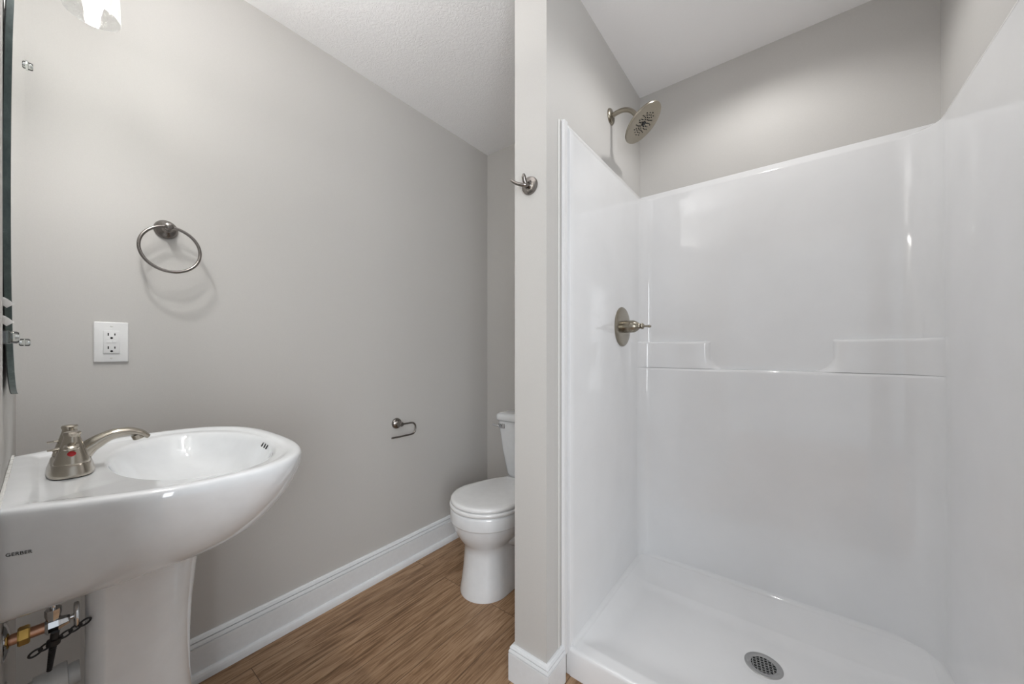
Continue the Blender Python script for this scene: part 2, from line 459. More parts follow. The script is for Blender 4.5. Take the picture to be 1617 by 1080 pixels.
# apron returns at both ends of the curb (fill between the curb and the walls)
for xa_, xb_ in ((XS+.0015, xl+.0005), (xr-.0005, XR-.002)):
    bm = bmesh.new(); box(bm, xa_, xb_, 1.1185, 1.130, .001, .0935, .002); link('curb_end', bm, M['acrylic'], stall)
# white caulk bead where the flange meets the paint
bm = bmesh.new(); box(bm, XS+.0003, XS+.003, 1.062, 1.071, .12, 1.912, .001)
link('caulk_bead', bm, M['caulk'], stall)

# floor drain
zd = pan_z(*DR)
dr = thing('shower_drain', 'round stainless drain strainer set in the white shower floor', 'drain', (DR[0], DR[1], zd))
bm = bmesh.new()
lathe(bm, (DR[0], DR[1], zd-.001), (0, 0, 1), [(0, .0555), (.003, .0555), (.0042, .054), (.0046, .050), (.0040, .0375), (.0034, .0365)], 64, True, False)
cell, bar, rr = .0112, .0022, .0365
# grid of bars as a raised lattice
link('rim_plate', bm, M['steel'], dr)
bm = bmesh.new(); lathe(bm, (DR[0], DR[1], zd), (0, 0, 1), [(0, .037), (.0012, .037)], 48); link('drain_opening', bm, M['hole'], dr)
bm = bmesh.new()
ca, sa = math.cos(.18), math.sin(.18)
def rotp(x, y): return (DR[0]+x*ca-y*sa, DR[1]+x*sa+y*ca)
for i in range(-3, 4):
    o_ = i*cell+.003
    h = math.sqrt(max(0, rr*rr-o_*o_))
    if h < .006: continue
    for horiz in (0, 1):
        b1 = bmesh.new(); wd = .0013 if horiz else .0034
        if horiz: box(b1, -h, h, o_-wd, o_+wd, zd+.0005, zd+.0032)
        else: box(b1, o_-wd*.5, o_+wd*.5, -h, h, zd+.0005, zd+.0032)
        for v in b1.verts: v.co.x, v.co.y = rotp(v.co.x, v.co.y)
        me = bpy.data.meshes.new('tmp'); b1.to_mesh(me); b1.free(); bm.from_mesh(me); bpy.data.meshes.remove(me)
link('strainer_grid', bm, M['steel'], dr, smooth=False)
bm = bmesh.new(); lathe(bm, (DR[0]+.041, DR[1]-.012, zd+.003), (0, 0, 1), [(0, .0035), (.0012, .0035), (.0016, .002)], 16); link('screw', bm, M['steel'], dr)

# shower head
sh = thing('showerhead', 'round brushed nickel rain shower head on a bent wall arm', 'shower head', (XS, 1.511, 2.145))
bm = bmesh.new(); lathe(bm, (XS, 1.511, 2.147), (1, 0, 0), [(0, .034), (.003, .034), (.007, .031), (.010, .022), (.012, .013)]); link('flange', bm, M['nickel_shower'], sh)
bm = bmesh.new(); tube(bm, [(XS+.004, 1.511, 2.147), (-.60, 1.511, 2.153), (-.572, 1.511, 2.154), (-.546, 1.510, 2.144), (-.526, 1.508, 2.126), (-.510, 1.507, 2.102)], .0098); link('arm', bm, M['nickel_shower'], sh)
hn = Vector((.62, .09, -.78)).normalized(); hc = Vector((-.484, 1.511, 2.064))
bm = bmesh.new(); lathe(bm, hc-hn*.040, hn, [(-.006, .010), (.0, .0155), (.008, .0165), (.016, .015), (.022, .019), (.027, .030)]); link('ball_joint', bm, M['nickel_shower'], sh)
bm = bmesh.new(); lathe(bm, hc-hn*.012, hn, [(-.008, .026), (-.002, .055), (.002, .081), (.005, .0865), (.009, .0875), (.0125, .086), (.0140, .081), (.0138, .05), (.0132, .02)], 72); face = link('spray_face', bm, M['nickel_shower'], sh)
bm = bmesh.new(); d_, u_, v_ = frame(hn); fc = hc+hn*.0018
for rad, cnt in ((.017, 7), (.026, 13), (.036, 17), (.046, 15)):
    for i in range(cnt):
        a = 2*PI*i/cnt+rad*40
        wob = 1+.05*math.sin(5*a)
        lathe(bm, fc+u_*(rad*wob*math.cos(a))+v_*(rad*wob*math.sin(a))-hn*.001, hn, [(0, .0024), (.0026, .0020)], 10)
link('nozzles', bm, M['black'], face)
bm = bmesh.new(); lathe(bm, fc-hn*.001, hn, [(0, .0105), (.003, .010), (.004, .007)], 24); link('center_nozzle', bm, M['black'], face)

# shower valve
vy, vz = 1.605, 1.236; xv = xl+.0006
sv = thing('shower_valve', 'brushed nickel shower valve with round plate and lever on white panel', 'shower valve', (xv, vy, vz))
bm = bmesh.new(); lathe(bm, (xv, vy, vz), (1, 0, 0), [(0, .089), (.003, .089), (.0065, .086), (.009, .080), (.011, .060), (.012, .03)], 72); link('escutcheon_plate', bm, M['nickel_shower'], sv)
bm = bmesh.new(); lathe(bm, (xv+.010, vy, vz), (1, 0, 0), [(0, .0275), (.030, .0272), (.0305, .0262), (.0315, .0262), (.032, .0275), (.044, .0270), (.056, .0215), (.066, .0135), (.070, .0108), (.073, .0105)]); hd = link('handle_hub', bm, M['nickel_shower'], sv)
bm = bmesh.new(); lathe(bm, (xv+.083, vy, vz), (1, 0, 0), [(0, .0085), (.002, .012), (.006, .014), (.011, .0125), (.014, .009)]); tube(bm, [(xv+.094, vy, vz), (xv+.108, vy, vz-.001), (xv+.122, vy, vz-.002), (xv+.128, vy, vz-.002)], [.005, .0042, .0058, .003], 14); link('lever', bm, M['nickel_shower'], hd)

# robe hook on the end of the partition
hx, hz = -.690, 1.677
rh = thing('robe_hook', 'small satin nickel robe hook on narrow end of partition wall', 'hook', (hx, YW, hz))
bm = bmesh.new(); lathe(bm, (hx, YW, hz), (0, -1, 0), [(0, .030), (.003, .030), (.007, .0285), (.0095, .024), (.0105, .012), (.014, .009)]); link('backplate', bm, M['nickel_dark'], rh)
bm = bmesh.new()
tube(bm, [(hx, YW-.008, hz-.002), (hx-.001, YW-.022, hz-.004), (hx-.012, YW-.032, hz-.004), (hx-.030, YW-.038, hz+.004), (hx-.046, YW-.044, hz+.016)], [.009, .0075, .006, .0055, .0045], 16)
link('lower_prong', bm, M['nickel_dark'], rh)
bm = bmesh.new()
tube(bm, [(hx-.001, YW-.018, hz-.004), (hx-.003, YW-.026, hz+.006), (hx-.004, YW-.030, hz+.020), (hx-.004, YW-.031, hz+.030)], [.0075, .007, .0075, .004], 16)
link('upper_prong', bm, M['nickel_dark'], rh)

# ---------------------------------------------------------------- fittings of the left wall
ry, rz = .2445, 1.5245
tr = thing('towel_ring', 'satin nickel towel ring on the greige wall above the outlet', 'towel ring', (XL, ry, rz))
bm = bmesh.new(); lathe(bm, (XL, ry, rz), (1, 0, 0), [(0, .030), (.003, .030), (.008, .028), (.013, .023), (.018, .015), (.024, .0108), (.040, .0095)]); link('backplate', bm, M['nickel_dark'], tr)
bm = bmesh.new(); lathe(bm, (XL+.038, ry, rz), (1, 0, 0), [(0, .0095), (.002, .0115), (.010, .0125), (.017, .0105), (.020, .006)]); link('post', bm, M['nickel_dark'], tr)
bm = bmesh.new(); cy, cz, rad = .2480, 1.4515, .0722
tube(bm, [(XL+.049+.006*(1-math.cos(2*PI*i/72)), cy+rad*math.sin(2*PI*i/72), cz+rad*math.cos(2*PI*i/72)) for i in range(72)], .0046, 16, closed=True, smooth=False)
link('ring', bm, M['nickel_dark'], tr)

ty, tz = 1.118, .752
tp = thing('toilet_paper_holder', 'empty satin nickel toilet paper holder on wall near toilet', 'toilet paper holder', (XL, ty, tz))
bm = bmesh.new(); lathe(bm, (XL, ty, tz), (1, 0, 0), [(0, .0275), (.003, .0275), (.008, .026), (.012, .021), (.016, .013), (.022, .010), (.038, .009)]); link('backplate', bm, M['nickel_dark'], tp)
bm = bmesh.new(); lathe(bm, (XL+.036, ty, tz), (1, 0, 0), [(0, .009), (.003, .0115), (.010, .012), (.016, .009), (.018, .004)]); link('post', bm, M['nickel_dark'], tp)
xa = XL+.046
bm = bmesh.new(); tube(bm, [(xa, ty+.004, tz), (xa, ty+.035, tz), (xa, ty+.066, tz-.002), (xa, ty+.082, tz-.014), (xa, ty+.085, tz-.032), (xa, ty+.080, tz-.050), (xa, ty+.066, tz-.060), (xa, ty+.03, tz-.061), (xa, ty-.02, tz-.061), (xa, ty-.058, tz-.060)], .0045, 14); link('roll_arm', bm, M['nickel_dark'], tp)

oy, oz = .1245, 1.1545
ol = thing('wall_outlet', 'white electrical outlet plate on wall above the sink', 'outlet', (XL, oy, oz))
bm = bmesh.new(); box(bm, XL, XL+.0065, oy-.0355, oy+.0355, oz-.060, oz+.060, .003, 3); link('cover_plate', bm, M['plastic'], ol)
bm = bmesh.new(); box(bm, XL+.005, XL+.0095, oy-.0166, oy+.0166, oz-.0335, oz+.0335, .0012); rc = link('receptacle', bm, M['plastic'], ol)
for dz in (.020, -.0195):
    bm = bmesh.new(); box(bm, XL+.009, XL+.0099, oy-.0080, oy-.0055, oz+dz-.0010, oz+dz+.0068); link('slot', bm, M['hole'], rc, smooth=False)
    bm = bmesh.new(); box(bm, XL+.009, XL+.0099, oy+.0055, oy+.0078, oz+dz-.0002, oz+dz+.0062); link('slot', bm, M['hole'], rc, smooth=False)
    bm = bmesh.new(); lathe(bm, (XL+.009, oy, oz+dz-.0078), (1, 0, 0), [(0, .0030), (.0009, .0030)], 16); link('ground_hole', bm, M['hole'], rc, smooth=False)
bm = bmesh.new(); box(bm, XL+.009, XL+.0108, oy-.0105, oy-.001, oz-.0028, oz+.0042, .0005); box(bm, XL+.009, XL+.0108, oy+.001, oy+.0105, oz-.0028, oz+.0042, .0005); link('test_buttons', bm, M['plastic'], rc)
bm = bmesh.new(); box(bm, XL+.0094, XL+.0097, oy-.013, oy+.013, oz+.0062, oz+.0068); link('groove', bm, M['caulk_gap'], rc, smooth=False)
for s in (-1, 1):
    bm = bmesh.new(); lathe(bm, (XL+.006, oy, oz+s*.0475), (1, 0, 0), [(0, .003), (.001, .0028), (.0014, .002)], 16); box(bm, XL+.0072, XL+.0076, oy-.0022, oy+.0022, oz+s*.0475-.0003, oz+s*.0475+.0003)
    link('screw', bm, M['caulk'], ol)

# ---------------------------------------------------------------- pedestal sink
SX = -1.163
sk = thing('pedestal_sink', 'white porcelain pedestal sink standing under the mirror', 'sink', (SX, .12, 0))
N = 160
def sink_ring(z, half, hb, ys_, yt, e, ybk=YM+.0012):
    pts = []; nf = 90
    for i in range(nf+1):
        a = PI*i/nf; c, s = math.cos(a), math.sin(a)
        pts.append((SX+half*math.copysign(abs(c)**(2/e), c), ys_+(yt-ys_)*abs(s)**(2/e), z))
    ns = 22; nb = N-(nf+1)-2*ns
    side = []
    for i in range(1, ns+1):
        t = 1-i/ns*.985; side.append((hb+(half-hb)*math.sin(t*PI/2), ybk+(ys_-ybk)*t))
    pts += [(SX-h_, y, z) for h_, y in side]
    for i in range(nb):
        t = i/(nb-1); pts.append((SX+(hb-.003)*(2*t-1), ybk, z))
    pts += [(SX+h_, y, z) for h_, y in reversed(side)]
    return pts
shell = [sink_ring(*q) for q in [
 (.668, .085, .085, .10, .215, 2.0), (.676, .115, .115, .10, .272, 2.0), (.691, .160, .160, .12, .318, 2.1), (.707, .200, .190, .13, .342, 2.2),
 (.721, .222, .207, .14, .355, 2.3), (.738, .240, .214, .15, .366, 2.4), (.77, .268, .221, .17, .383, 2.5), (.81, .296, .226, .19, .401, 2.6),
 (.85, .316, .229, .20, .412, 2.7), (.868, .321, .230, .20, .4155, 2.7), (.876, .322, .230, .20, .416, 2.7), (.883, .3212, .2293, .20, .4152, 2.7), (.8872, .3190, .2278, .20, .4130, 2.7), (.8896, .3155, .2250, .20, .4095, 2.7),
 (.8905, .3105, .2210, .20, .4045, 2.7, YM+.004), (.8906, .304, .217, .20, .398, 2.7, YM+.010), (.8900, .298, .212, .20, .392, 2.7, YM+.024), (.8885, .293, .207, .20, .388, 2.7, YM+.031), (.8850, .287, .202, .20, .383, 2.65, YM+.038), (.8840, .283, .199, .20, .380, 2.6, YM+.042)]]
BY = .229
def ell(ax, ay, z, e=2.0):
    pts = []; nf = 90
    for i in range(N):
        a = PI*i/nf if i <= nf else PI+PI*(i-nf)/(N-nf)
        c, s = math.cos(a), math.sin(a)
        pts.append((SX+ax*math.copysign(abs(c)**(2/e), c), BY+ay*math.copysign(abs(s)**(2/e), s), z))
    return pts
for q in [(.266, .149, .8835, 2.15), (.260, .146, .8815, 2.1), (.254, .143, .877), (.246, .139, .868), (.232, .132, .850), (.208, .120, .825), (.172, .101, .803), (.125, .076, .789), (.07, .046, .781), (.028, .026, .777), (.022, .021, .773)]:
    shell.append(ell(*q))
bm = bmesh.new(); loft(bm, shell, True, True)
bas = link('basin', bm, M['porcelain'], sk, angle=60)
bm = bmesh.new(); lathe(bm, (SX, BY, .7735), (0, 0, 1), [(0, .024), (.004, .026), (.006, .024), (.0065, .016), (.010, .015), (.0125, .008)], 32); link('sink_drain', bm, M['nickel'], sk)
for k in range(3):   # overflow slots high on the front of the bowl
    a = math.radians(83-4.6*(k-1)); zc = .8705
    px, py = SX+.2485*math.cos(a), BY+.1402*math.sin(a)
    nrm = Vector((-math.cos(a)/.2485, -math.sin(a)/.1402, 0)).normalized(); nrm.z = .6; nrm.normalize()
    bm = bmesh.new(); lathe(bm, Vector((px, py, zc))-nrm*.0045, nrm, [(0, .0028), (.0062, .0028)], 16, True, True, sx=1.0, sy=2.1)
    link('overflow_hole', bm, M['hole'], bas)
# maker's lettering on the side of the basin
tc = bpy.data.curves.new('lettering', 'FONT'); tc.body = 'GERBER'; tc.size = .0069; tc.extrude = .0002; tc.space_character = 1.02
to = bpy.data.objects.new('lettering', tc); COL.objects.link(to)
to.rotation_euler = (PI/2, 0, PI/2)
dg = bpy.context.evaluated_depsgraph_get(); me = bpy.data.meshes.new_from_object(to.evaluated_get(dg)); bpy.data.objects.remove(to)
to = bpy.data.objects.new('lettering', me); COL.objects.link(to); me.materials.clear(); me.materials.append(M['ink'])
me.transform(Matrix.Rotation(PI/2, 4, 'Z') @ Matrix.Rotation(PI/2, 4, 'X') @ Matrix.Diagonal((1.0, 1.08, 1, 1)))
for v in me.vertices:      # lay the print on the curved side of the basin
    y_, z_ = v.co.y-.0352, v.co.z+.8205
    t_ = (y_-(YM+.0012))/(.19-(YM+.0012)); fz_ = (z_-.81)/.04
    v.co = (SX+(.226+.003*fz_)+((.070+.017*fz_))*math.sin(t_*PI/2)+.0006+v.co.x, y_, z_)
to.parent = bas
# pedestal column
bm = bmesh.new(); rr_ = []
for z, half, yt in [(0, .112, .243), (.012, .114, .246), (.03, .112, .244), (.08, .105, .238), (.16, .098, .230), (.27, .092, .224), (.38, .088, .219), (.46, .087, .219), (.54, .088, .223), (.62, .091, .231), (.672, .097, .240)]:
    rr_.append(ring_d(SX-.012, half, .050, .115, yt, z, 72, 2.3, .02))
loft(bm, rr_); link('pedestal', bm, M['porcelain'], sk, angle=60)
# ragged plaster joint along the back of the basin
bm = bmesh.new()
for i in range(26):
    x = SX-.222+i*.0178; w = .004+.003*random.random(); box(bm, x-.011, x+.011, YM+.0005, YM+.0034+w*.3, .876+.005*random.random(), .8915+.0025*random.random(), .0008)
link('wall_joint', bm, M['caulk_gap'], sk)

# faucet
FX, FY, FZ = -1.170, .034, .8856
fa = thing('faucet', 'brushed nickel two-handle faucet on the back deck of sink', 'faucet', (FX, FY, FZ))
def stadium(cx_, cy_, hx_, hy_, z, n=64, e=3):
    out = []
    for i in range(n):
        a = 2*PI*i/n; c, s = math.cos(a), math.sin(a)
        out.append((cx_+hx_*math.copysign(abs(c)**(2/e), c), cy_+hy_*math.copysign(abs(s)**(2/e), s), z))
    return out
bm = bmesh.new(); loft(bm, [stadium(FX, FY, a, c, FZ+z) for z, a, c in [(0, .080, .0315), (.002, .081, .032), (.006, .0805, .0315), (.018, .077, .0280), (.0235, .0755, .0265), (.0250, .074, .0250), (.0256, .070, .021)]]); link('base_plate', bm, M['nickel'], fa)
bm = bmesh.new(); loft(bm, [stadium(FX, FY, a, c, FZ+z) for z, a, c in [(-.0016, .0785, .0305), (.0004, .0795, .031)]]); link('gasket', bm, M['black'], fa)
for s, nm in ((1, 'hot'), (-1, 'cold')):
    hx_ = FX+s*.051
    bm = bmesh.new(); lathe(bm, (hx_, FY, FZ+.0235), (0, 0, 1), [(0, .0238), (.002, .0240), (.008, .0225), (.022, .0185), (.038, .0138), (.048, .0112), (.052, .0104), (.056, .0118), (.0585, .0122), (.061, .0105), (.0622, .005)], 40)
    h_ = link('handle', bm, M['nickel'], fa)
    bm = bmesh.new(); tube(bm, [(hx_+s*.006, FY, FZ+.060), (hx_+s*.018, FY-.001, FZ+.059), (hx_+s*.032, FY-.002, FZ+.0575), (hx_+s*.040, FY-.003, FZ+.0565)], [.006, .0058, .0052, .002], 20, rx=[.009, .0105, .0105, .004], side=(0, 1, 0)); tube(bm, [(hx_, FY-.006, FZ+.0545), (hx_-.001, FY-.018, FZ+.0535), (hx_-.002, FY-.030, FZ+.0525)], [.003, .0022, .0016], 12, rx=[.006, .005, .003], side=(1, 0, 0)); link('lever', bm, M['nickel'], h_)
    if s > 0:
        bm = bmesh.new(); nx = Vector((.975, -.02, .22)).normalized(); lathe(bm, Vector((hx_+.0190, FY-.001, FZ+.0235+.021)), nx, [(-.003, .0058), (.0014, .0057), (.002, .004)], 20, sx=1, sy=.85); link('red_dot', bm, M['red'], h_)['label'] = 'red hot-water dot'
bm = bmesh.new()
tube(bm, [(FX, FY+.006, FZ+.010), (FX, FY+.014, FZ+.029), (FX, FY+.031, FZ+.047), (FX, FY+.055, FZ+.061), (FX, FY+.078, FZ+.0645), (FX, FY+.098, FZ+.0590), (FX, FY+.113, FZ+.0475)], [.018, .0165, .0138, .0112, .0092, .0078, .0050], 24, rx=[.022, .0205, .018, .0165, .0155, .0145, .012], side=(1, 0, 0))
sp = link('spout', bm, M['nickel'], fa)
bm = bmesh.new(); lathe(bm, (FX, FY+.096, FZ+.055), (.0, .32, -1), [(0, .0115), (.009, .011), (.0105, .0095)], 24); link('aerator', bm, M['nickel'], sp)
bm = bmesh.new(); lathe(bm, (FX, FY-.018, FZ+.02), (0, 0, 1), [(0, .0026), (.018, .0026), (.019, .005), (.023, .0058), (.027, .004)], 16); link('lift_rod', bm, M['nickel'], fa)

# plumbing below the sink
vx, vzz = -1.10, .614
sp_ = thing('shutoff_valve', 'chrome shutoff valve on copper stub below the sink', 'valve', (vx, YM, vzz))
bm = bmesh.new(); lathe(bm, (vx, YM, vzz), (0, 1, 0), [(0, .032), (.002, .032), (.005, .028), (.008, .016), (.009, .012)], 40); link('escutcheon', bm, M['chrome'], sp_)
bm = bmesh.new(); lathe(bm, (vx, YM+.006, vzz), (0, 1, 0), [(0, .0095), (.045, .0095)], 24); link('stub_pipe', bm, M['copper'], sp_)
bm = bmesh.new(); lathe(bm, (vx, YM+.016, vzz), (0, 1, 0), [(0, .014), (.002, .016), (.012, .016), (.014, .014)], 6); link('compression_nut', bm, M['brass'], sp_, angle=20)
bm = bmesh.new(); lathe(bm, (vx, YM+.046, vzz), (0, 1, 0), [(0, .011), (.004, .0135), (.016, .0135), (.020, .011), (.030, .008)], 8); lathe(bm, (vx, YM+.056, vzz-.014), (0, 0, 1), [(0, .009), (.028, .009), (.034, .0105), (.044, .0105)], 8); link('valve_body', bm, M['chrome'], sp_, angle=20)
bm = bmesh.new(); lathe(bm, (vx, YM+.070, vzz+.002), (0, 1, 0), [(0, .0045), (.014, .0045)], 16); tube(bm, [(vx+.016*math.cos(2*PI*i/36), YM+.084, vzz+.002+.022*math.sin(2*PI*i/36)) for i in range(36)], .0035, 10, closed=True, smooth=False)
box(bm, vx-.014, vx+.014, YM+.082, YM+.086, vzz, vzz+.004); link('oval_handle', bm, M['chrome'], sp_)
bm = bmesh.new(); tube(bm, [(vx, YM+.056, vzz+.03), (vx, YM+.056, vzz+.040), (vx, YM+.056, vzz+.044), (vx, YM+.056, vzz+.047)], .0042, 12); link('supply_tube', bm, M['chrome'], sp_)

def strap_point(t, off=0): return Vector((-1.085, -.010+.0585*t, .581+.022*t+off))
st = thing('perforated_strap', 'black perforated plastic strap hanging under sink beside the pedestal', 'strap', tuple(strap_point(0)))
bm = bmesh.new()
for i in range(6):
    c = strap_point(i/5*1.0+.01)
    tube(bm, [(c.x, c.y+.0072*math.cos(2*PI*k/24), c.z+.0050*math.sin(2*PI*k/24)+.0022*math.cos(2*PI*k/24)) for k in range(24)], .0018, 8, closed=True, smooth=False)
link('strap', bm, M['black'], st)
bm = bmesh.new(); prof = []
for i in range(15): prof += [(i*.0030, .0052-.0001*i), (i*.0030+.0018, .0040-.0001*i)]
lathe(bm, (-1.083, .013, .607), (0, -.10, -1), [(0, .0055), (.012, .0055), (.013, .0088), (.022, .0088), (.024, .007)]+[(h+.025, r) for h, r in prof], 16); link('threaded_plug', bm, M['black'], st, angle=20)

pv = thing('drain_pipe', 'white plastic drain pipe with slip nut under the sink', 'pipe', (SX, YM, .462))
bm = bmesh.new(); lathe(bm, (SX, YM+.001, .466), (0, 1, .05), [(0, .020), (.090, .020)], 32); link('pipe', bm, M['pvc'], pv)
bm = bmesh.new(); lathe(bm, (SX, YM+.033, .4675), (0, 1, .05), [(0, .024), (.001, .025), (.036, .025), (.037, .023)], 32)
for i in range(8):
    a = 2*PI*i/8; bx_ = bmesh.new()
    lathe(bm, (SX+.025*math.cos(a), YM+.055, .457+.025*math.sin(a)), (0, 1, .05), [(0, .003), (.016, .003)], 8)
lathe(bm, (SX, YM+.053, .4685), (0, 1, .05), [(0, .0285), (.022, .0285), (.023, .026)], 32); link('slip_nut', bm, M['pvc'], pv)
bm = bmesh.new(); lathe(bm, (SX, YM, .466), (0, 1, 0), [(0, .040), (.002, .040), (.006, .032), (.009, .022)], 40); link('escutcheon', bm, M['chrome'], pv)

# ---------------------------------------------------------------- mirror with its clips
MX, MZ, MA, MB_ = -1.135, 1.425, .290, .375
mt = thing('wall_mirror', 'frameless oval mirror with polished edge on wall above sink', 'mirror', (MX, YM, MZ-MB_))
TH = .0067
def mir_y(z, x=-.85): return -.0292+.0040*(z-1.05)/.75+.0022*(-.85-x)/.575   # hung a hair out of parallel
def oval(s, off):
    out = []
    for i in range(160):
        a = 2*PI*i/160; e = 2.15
        c, q = math.cos(a), math.sin(a)
        x = MX+(MA-s)*math.copysign(abs(c)**(2/e), c); z = MZ+(MB_-s)*math.copysign(abs(q)**(2/e), q)
        out.append((x, mir_y(z, x)+off, z))
    return out
bm = bmesh.new(); loft(bm, [oval(0, -TH+.0004), oval(0, -.0006), oval(.0006, 0)], False, False); link('polished_edge', bm, M['mirror_edge'], mt, angle=30)
bm = bmesh.new(); loft(bm, [oval(.0006, -.0001), oval(.0006, 0)], True, True); link('glass_face', bm, M['mirror'], mt, angle=30)
bm = bmesh.new(); loft(bm, [oval(.0005, -TH-.0008), oval(0, -TH+.0003)], True, True); link('backing', bm, M['mirror_back'], mt, angle=30)
def clip(x, z, label, s):
    y = mir_y(z, x); c = thing('mirror_clip', label, 'clip', (x, YM, z), 'clear clips holding the mirror')
    bm = bmesh.new(); box(bm, x-.008, x+.008, YM, y+.0006, z-.009, z+.009, .001); lathe(bm, (x, y+.0006, z), (0, 1, 0), [(0, .0085), (.005, .0085), (.007, .007), (.0075, .004)], 24); link('clip_body', bm, M['clear'], c)
    bm = bmesh.new(); lathe(bm, (x+s, y+.004, z), (0, 1, 0), [(0, .003), (.004, .003)], 12); link('clip_screw', bm, M['chrome'], c)
clip(-.862, 1.148, 'clear plastic clip at the lower near edge of oval mirror', .0)
clip(-1.39, 1.148, 'clear plastic clip at the lower far edge of oval mirror', .0)
clip(-1.425, 1.80, 'clear plastic clip at the upper far edge of mirror', .0)
for zt, lab, w in ((1.195, 'white paper tab stuck on mirror edge, the upper one', .008), (1.170, 'white paper tab stuck on mirror edge, the lower one', .011)):
    bm = bmesh.new(); y = mir_y(zt); xe = -.853
    tube(bm, [(xe, y-.010, zt+.004), (xe+.002, y-.006, zt+.003), (xe+.003, y-.003, zt), (xe+.002, y+.0005, zt-.004)], .0012, 10, rx=.0045, side=(0, 0, 1))
    tag(link('paper_tab', bm, M['white_tab']), lab, 'sticker', 'paper tabs on the mirror edge')

# ---------------------------------------------------------------- vanity light above the mirror
LYY = .070
vl = thing('vanity_light', 'three-lamp wall light with seeded glass shades above the mirror', 'wall light', (MX, YM, 2.06))
bm = bmesh.new(); box(bm, -1.36, -.90, -.0395, YM+.024, 2.03, 2.12, .004); link('backplate', bm, M['nickel'], vl)
for lx in (-1.300, -1.130, -.960):
    bm = bmesh.new(); tube(bm, [(lx, YM+.020, 2.075), (lx, .02, 2.084), (lx, .055, 2.080), (lx, LYY, 2.058)], .008, 14); link('arm', bm, M['nickel'], vl)
    bm = bmesh.new(); lathe(bm, (lx, LYY, 2.068), (0, 0, -1), [(0, .012), (.004, .022), (.022, .023), (.026, .018), (.034, .014)], 32); link('socket_cup', bm, M['nickel'], vl)
    bm = bmesh.new(); lathe(bm, (lx, LYY, 2.050), (0, 0, -1), [(0, .024), (.010, .033), (.035, .041), (.08, .0455), (.130, .047), (.132, .0462), (.131, .0452), (.08, .0437), (.035, .0392), (.010, .0315)], 64, False, False); link('glass_shade', bm, M['seeded'], vl)
    bm = bmesh.new(); lathe(bm, (lx, LYY, 2.036), (0, 0, -1), [(0, .010), (.012, .0105), (.026, .0125), (.038, .0150), (.048, .0155), (.056, .0142), (.062, .010), (.065, .004)], 32); link('bulb', bm, M['bulb'], vl)
    # the lamp's light leaves the bulb downwards (opaque upper half)
    q = bpy.data.lights.new('vanity_lamp', 'SPOT'); q.energy = VANITY_W; q.spot_size = math.radians(140); q.spot_blend = .85; q.shadow_soft_size = .014; q.color = (1, .985, .96)
    qo = bpy.data.objects.new('vanity_lamp', q); qo.location = (lx, LYY, 1.955); COL.objects.link(qo)

# body of the added bowl fill light, out of view
fl = thing('added_bowl_light', 'added white bowl fill light hanging from the ceiling, out of view', 'ceiling light', (CLX, CLY, H))
bm = bmesh.new(); lathe(bm, (CLX, CLY, H), (0, 0, -1), [(0, .060), (.012, .060), (.020, .045), (.022, .012)], 40); link('canopy', bm, M['nickel'], fl)
bm = bmesh.new(); lathe(bm, (CLX, CLY, H-.02), (0, 0, -1), [(0, .006), (.40, .006)], 16); link('stem', bm, M['nickel'], fl)
bm = bmesh.new(); lathe(bm, (CLX, CLY, CLZ+.010), (0, 0, -1), [(0, .160), (.006, .163), (.030, .150), (.055, .110), (.070, .050), (.074, .012), (.071, .012), (.067, .048), (.052, .106), (.027, .146), (.004, .158)], 64, False, False); link('bowl', bm, M['porcelain'], fl)

# recessed lamp trim in the shower ceiling
rl = thing('recessed_light', 'round white recessed downlight in ceiling over shower', 'ceiling light', (-.10, 1.45, H))
bm = bmesh.new(); lathe(bm, (-.10, 1.45, H), (0, 0, -1), [(0, .085), (.004, .084), (.006, .078), (.003, .062), (.001, .060)], 48, False, False); link('trim_ring', bm, M['plastic'], rl)
bm = bmesh.new(); lathe(bm, (-.10, 1.45, H), (0, 0, -1), [(0, .061), (.0015, .061)], 48); link('lens', bm, M['lens'], rl)

# ---------------------------------------------------------------- toilet
TX = -1.160
to_ = thing('toilet', 'white two-piece toilet with closed round lid behind partition', 'toilet', (TX, 1.45, 0))
def egg(half, yf, ymid, yback, z, n=80, hb=None, e=2.0):
    """outline: round front to yf, widest at ymid, back to yback (half-width hb)"""
    hb = half*.8 if hb is None else hb; pts = []; nf = n//2
    for i in range(nf+1):
        a = PI*i/nf; c, s = math.cos(a), math.sin(a)
        pts.append((TX+half*math.copysign(abs(c)**(2/e), c), ymid-(ymid-yf)*abs(s)**(2/e), z))
    nb = n-nf-1
    for i in range(1, nb+1):
        t = i/(nb+1); a = PI+PI*t; c, s = math.cos(a), math.sin(a); eb = 4.0
        x = math.copysign(abs(c)**(2/eb), c); y = abs(s)**(2/eb)
        w = half+(hb-half)*y
        pts.append((TX+w*x, ymid+(yback-ymid)*y, z))
    return pts
bm = bmesh.new(); R_ = []
